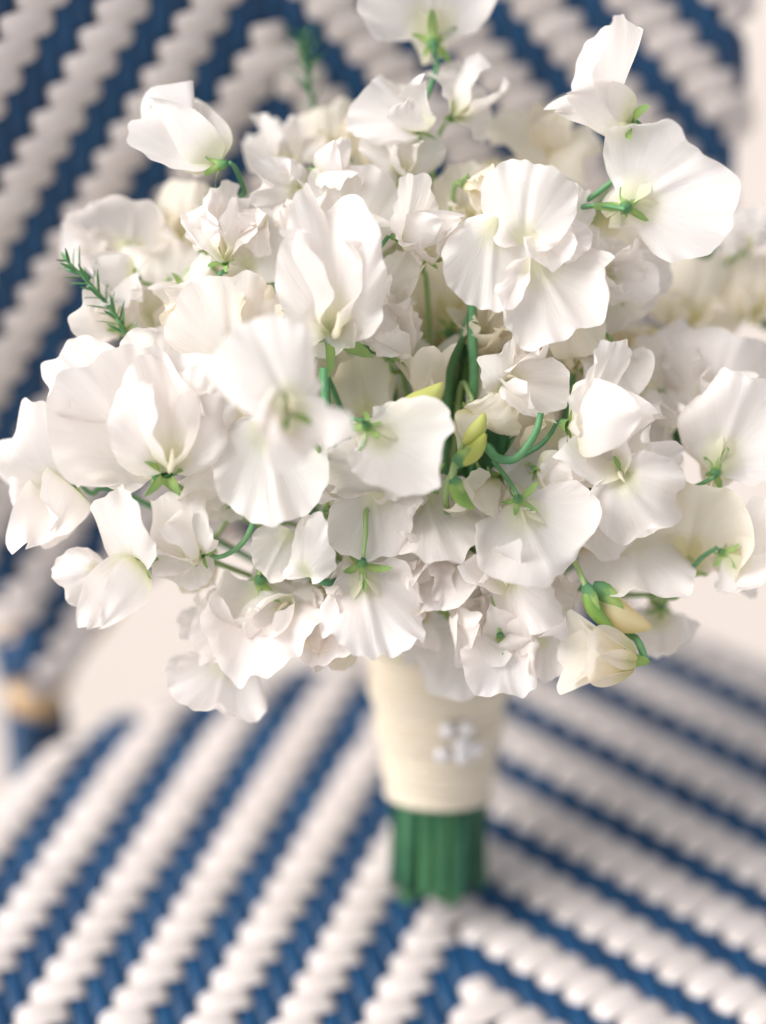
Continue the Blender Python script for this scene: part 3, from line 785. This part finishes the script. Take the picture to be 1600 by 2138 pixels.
# smaller ruffled blooms that fill the dome between the large ones
re_ = random.Random(2024)
EXTRA = []
while len(EXTRA) < 40:
    x, y = re_.uniform(150, 1540), re_.uniform(240, 1330)
    e = ((x - 800) / 640) ** 2 + ((y - 790) / 530) ** 2
    if e > .95 or (x - 930) ** 2 + (y - 720) ** 2 < 130 ** 2: continue
    if x > 1250 and y < 480: continue
    if any((x - q[0]) ** 2 + (y - q[1]) ** 2 < 95 ** 2 for q in EXTRA): continue
    EXTRA.append((x, y, e))
EXTRA += [(x, y, .55) for x, y in ((455, 1290), (560, 1320), (640, 1310), (730, 1260), (690, 1340), (960, 1190), (1000, 1260), (1010, 1330), (1090, 1290), (1150, 1270), (1180, 1210), (900, 1210))]
for k, (x, y, e) in enumerate(EXTRA):
    l = re_.uniform(105, 150)
    out = math.degrees(math.atan2(y - 790, x - 800)); ang = math.radians(out + re_.uniform(-110, 110))
    dx, dy = l * math.cos(ang), l * math.sin(ang)
    sweet_pea(b=(x - dx / 2, y - dy / 2), t=(x + dx / 2, y + dy / 2), cm=.5 + 1.8 * e + re_.uniform(-.3, .7), phi=re_.choice((-60, -35, -10, 15, 40, 65, 165, 190)), seed=900 + k,
              wid=re_.uniform(.75, 1.1), ruf=re_.uniform(.055, .095), ks=re_.uniform(.6, 1.5), ky=re_.uniform(-.1, .6), fold=re_.choice((0, 0, .25, .45)), splay=re_.uniform(.1, .4), flare=re_.uniform(.15, .6), cream=re_.random() < .3)

# blooms deeper in the dome
rf = random.Random(77)
n = 0
while n < 34:
    x, y = rf.uniform(330, 1420), rf.uniform(330, 1250)
    e = ((x - 830) / 560) ** 2 + ((y - 780) / 480) ** 2
    if e > 1: continue
    if any((x - a) ** 2 + (y - b) ** 2 < c * c for a, b, c in ((990, 780, 55), (1000, 1000, 45), (800, 830, 35), (1210, 1010, 60))): continue
    ang = rf.uniform(0, 360); l = rf.uniform(150, 200)
    dx, dy = l * math.cos(math.radians(ang)), l * math.sin(math.radians(ang))
    sweet_pea(b=(x - dx / 2, y - dy / 2), t=(x + dx / 2, y + dy / 2), cm=4.5 + 3.0 * rf.random() + 1.5 * e, phi=rf.choice((0, 15, -20, 170, 190)), seed=500 + n,
              wid=rf.uniform(.85, 1.15), ruf=rf.uniform(.05, .1), cream=rf.random() < .7)
    n += 1

# freesias: six overlapping tepals on a slender tube
def tepal(ln, wd, open_, nt=12, ns=9, rng=None):
    t = np.linspace(0, 1, nt)[:, None]; s = np.linspace(-1, 1, ns)[None, :]
    hw = wd / 2 * np.sin(math.pi * np.clip(t ** 1.0 * .92 + .05, 0, 1)) ** .5
    ang = open_ * t ** 1.3
    rad = .10 + ln * t * np.sin(.15 + ang * .6) ; z = ln * t * np.cos(ang * .6)
    cup = .35 * hw * (s ** 2)
    x = hw * s; y = rad - cup + .02 * np.sin(5 * t + (rng.random() * 6 if rng else 0))
    return np.stack([x + 0 * t, y + 0 * s, z + 0 * s], -1)
def freesia(b, t, cm, tilt=0, seed=0, wd=.55, op=.5, label=None, material=None):
    rng = random.Random(seed)
    P, X, Uv, Zx, L = frame_px(b, t, cm, 0, tilt)
    B = np.stack([X, Zx, Uv]) * L * .92           # local z along the flower
    root = bpy.data.objects.new('freesia_bloom', None); COL.objects.link(root); root.parent = bq; root.location = P
    if label: root['label'] = label
    for k in range(6):
        a = math.radians(60 * k + rng.uniform(-8, 8)); inner = k % 2
        G = tepal(1.0 if not inner else .95, wd * (1 if not inner else .9), op * (1 if not inner else .8) + rng.uniform(-.08, .08), rng=rng)
        if inner: G[..., 1] -= .03
        c, s = math.cos(a), math.sin(a)
        G = np.stack([G[..., 0] * c - G[..., 1] * s, G[..., 0] * s + G[..., 1] * c, G[..., 2]], -1)
        sheet('tepal', G @ B, material or PETAL_FREESIA, root)
    pts = spline([(0, 0, -.22), (0, 0, -.1), (0, 0, .05), (0, 0, .2)], 8)
    V, F = tube_data(pts, [.045, .06, .075, .09, .10, .12, .15, .19], 14, False); new_obj('flower_tube', mesh('flower_tube', V @ B, F, BUDG), root)
    q = P - Uv * .2 * L
    tube('flower_stem', spline([q, q - Uv * .05 * L + (BIND + AXIS * .08 - q) * .12, q + (BIND - q) * .5, BIND], 18) - P, .0013, STEM, root, 7)
freesia((1322,1378), (1165,1356), 0, 18, 3, .85, .62, 'cream freesia bloom opening like a small tulip under the sweet peas')
freesia((900,850), (880,690), 1.4, 10, 4, .5, .75, 'cream freesia bloom opened in the hollow of the bouquet')
freesia((1010,760), (1010,640), 2.6, 30, 5, .55, .8)
freesia((880,1300), (860,1210), 2.4, 40, 6, .6, .8, material=PETAL_CREAM)

def bud(b, t, cm, fat=.3, material=BUD, seed=0, bract=True, stem=None, tilt=0):
    P, X, Uv, Zx, L = frame_px(b, t, cm, 0, tilt)
    root_pts = np.array([P + Uv * L * q for q in np.linspace(0, 1, 14)]) + X * L * .10 * np.sin(np.linspace(0, math.pi, 14))[:, None]
    tt = np.linspace(0, 1, 14)
    rad = L * fat / 2 * np.sin(math.pi * np.clip(tt ** .8 * .95 + .03, 0, 1)) ** .8 + .0002
    V, F = tube_data(root_pts - P, rad, 14)
    me = mesh('flower_bud', V, F, material, np.stack([np.tile(np.linspace(0, 1, 14), 14), np.repeat(tt, 14)], -1)); o = new_obj('flower_bud', me, bq); o.location = P
    if bract:
        a = np.linspace(-1.25, 1.25, 9); rows = []
        for k, q in enumerate(np.linspace(-.04, .5, 6)):
            rr = L * fat / 2 * 1.10 * math.sin(math.pi * min(.97, max(.06, q + .12)) ** .8) ** .8 + .0003
            sh = 1 - max(0, q) / .5 * .93
            rows.append([Uv * L * q + X * L * .1 * math.sin(math.pi * max(q, 0)) + rr * (np.sin(x * sh) * X + np.cos(x * sh) * (Zx * .8 - X * .5) / np.linalg.norm(Zx * .8 - X * .5)) for x in a])
        sheet('bract', np.array(rows), CALYX, o)
    st = [P + Uv * L * .03] + ([at(*s) for s in stem] if stem else [P - Uv * L * .35 + (BIND - P) * .08, P + (BIND - P) * .4]) + [BIND]
    tube('bud_stem', spline(st, 18) - P, np.linspace(.0009, .0013, 18), STEM_PALE, o, 7)
    return o
bud((822,865), (925,800), -.9, .46, BUD, bract=False)
bud((968,925), (1012,862), -1.0, .44, BUD, bract=False)
bud((955,968), (1014,905), -1.3, .40, BUD)
bud((945,1002), (990,1062), -1.3, .40, BUDG, stem=[(945,985,-1.3), (955,960,-.8), (990,930,1.5)])
bud((1222,1225), (1285,1318), -.2, .27, BUDG, stem=[(1215,1205,0), (1190,1150,1), (1150,1090,3)])
bud((1235,1235), (1360,1310), .5, .46, PETAL_YELLOW, stem=[(1215,1205,.3), (1190,1150,1.2), (1150,1090,3)])

# bare stems, tendrils and one cut stem end that show between the flowers
def stem_part(ctrl, r0, r1, name='stem', material=STEM):
    P = [at(*c) for c in ctrl]
    n = 30
    return tube(name, spline(P, n), np.linspace(r0, r1, n), material, bq, 9)
stem_part([(985,590,1.2), (987,700,1.2), (988,830,1.8), (960,1000,4)], .0016, .0018)
stem_part([(679,768,-.2), (680,820,-.2), (684,884,.1), (700,960,2)], .0017, .0017)
stem_part([(1130,862,-.3), (1118,905,-.3), (1080,955,-.2), (1040,957,0), (1005,930,.5), (960,980,3)], .0011, .0018)
stem_part([(985,650,1.2), (940,790,3.0), (930,1000,5)], .0015, .0016)
stem_part([(1205,640,2), (1190,820,3), (1150,1000,5)], .0015, .0016)
stem_part([(800,1010,1.5), (720,1012,1.2), (650,1004,1.4), (600,1000,3)], .0016, .0013)
stem_part([(625,1165,.2), (655,1205,.2), (700,1215,.6), (760,1180,2.5)], .0012, .0015)
stem_part([(650,858,-3.6), (640,858,-3.6), (615,848,-3.8)], .0004, .0006, 'tendril')

# leaves; the deep ones are added to darken the gaps between blooms
def leaf_and_dark_fill(b, t, cm, wd=.35, tilt=20, phi=0, seed=0):
    rng = random.Random(seed)
    P, X, Uv, Zx, L = frame_px(b, t, cm, phi, tilt)
    tt = np.linspace(0, 1, 14)[:, None]; s = np.linspace(-1, 1, 7)[None, :]
    hw = wd / 2 * np.sin(math.pi * tt ** .8) ** .8 + .01
    G = np.stack([hw * s, tt + 0 * s, .10 * np.abs(s) * hw * 4 - .18 * tt ** 2 + .02 * np.sin(8 * tt + s)], -1)
    o = sheet('leaf_and_dark_fill', G @ (np.stack([X, Uv, Zx]) * L), LEAF, bq); o.location = P
    return o
for k, a in enumerate([((965,960),(985,720),5.0,.26), ((800,900),(805,770),4.0,.4), ((985,1060),(1000,960),2.6,.55), ((1010,980),(1045,875),.9,.45),
                       ((1020,960),(1075,905),.9,.35), ((1230,1060),(1180,960),3,.5), ((1290,1020),(1240,940),3,.6), ((1140,740),(1170,680),2.6,.6),
                       ((1410,940),(1440,880),3.5,.6), ((1600,690),(1592,625),8,.5), ((930,760),(985,690),4.0,.6), ((1480,540),(1450,470),6,.6)]):
    leaf_and_dark_fill(a[0], a[1], a[2], a[3], seed=k)

# needle-leaved herb sprigs
def sprig(ctrl, seed, n=26, ln=.008, label=None):
    rng = random.Random(seed)
    path = spline([at(*c) for c in ctrl], 30)
    root = bpy.data.objects.new('herb_sprig', None); COL.objects.link(root); root.parent = bq; root.location = path[0]
    if label: root['label'] = label
    tube('sprig_stem', path - path[0], np.linspace(.0005, .0011, 30), HERB, root, 7)
    t, nn, bb = frames(path)
    for k in range(n):
        i = min(29, int(k / n * 24)); a = k * 2.4
        out = math.cos(a) * nn[i] + math.sin(a) * bb[i]
        up = -t[i]
        dr = up * .8 + out * .75; dr /= np.linalg.norm(dr); sd = np.cross(dr, out); sd /= np.linalg.norm(sd) + 1e-9
        L = ln * rng.uniform(.7, 1.15) * (.55 + .45 * min(1, k / 6)); w = .0007
        rows = []
        for q in np.linspace(0, 1, 5):
            c = path[i] + dr * L * q + out * L * .15 * q * q - path[0]
            ww = w * math.sin(math.pi * (q * .9 + .08)) ** .6
            rows.append([c - sd * ww, c + np.cross(dr, sd) * ww * .5, c + sd * ww])
        sheet('needle_leaf', np.array(rows), HERB, root)
sprig([(140,545,1.2), (190,595,1.2), (235,650,1.2), (262,695,1.3), (330,800,3)], 1, 34, .0085, 'dark green needle-leaved herb sprig beside the white bloom cluster')
sprig([(630,75,6), (640,130,6), (650,200,6.2), (690,330,6.5)], 2, 22, .011, 'small green herb sprig standing up against the woven backrest')
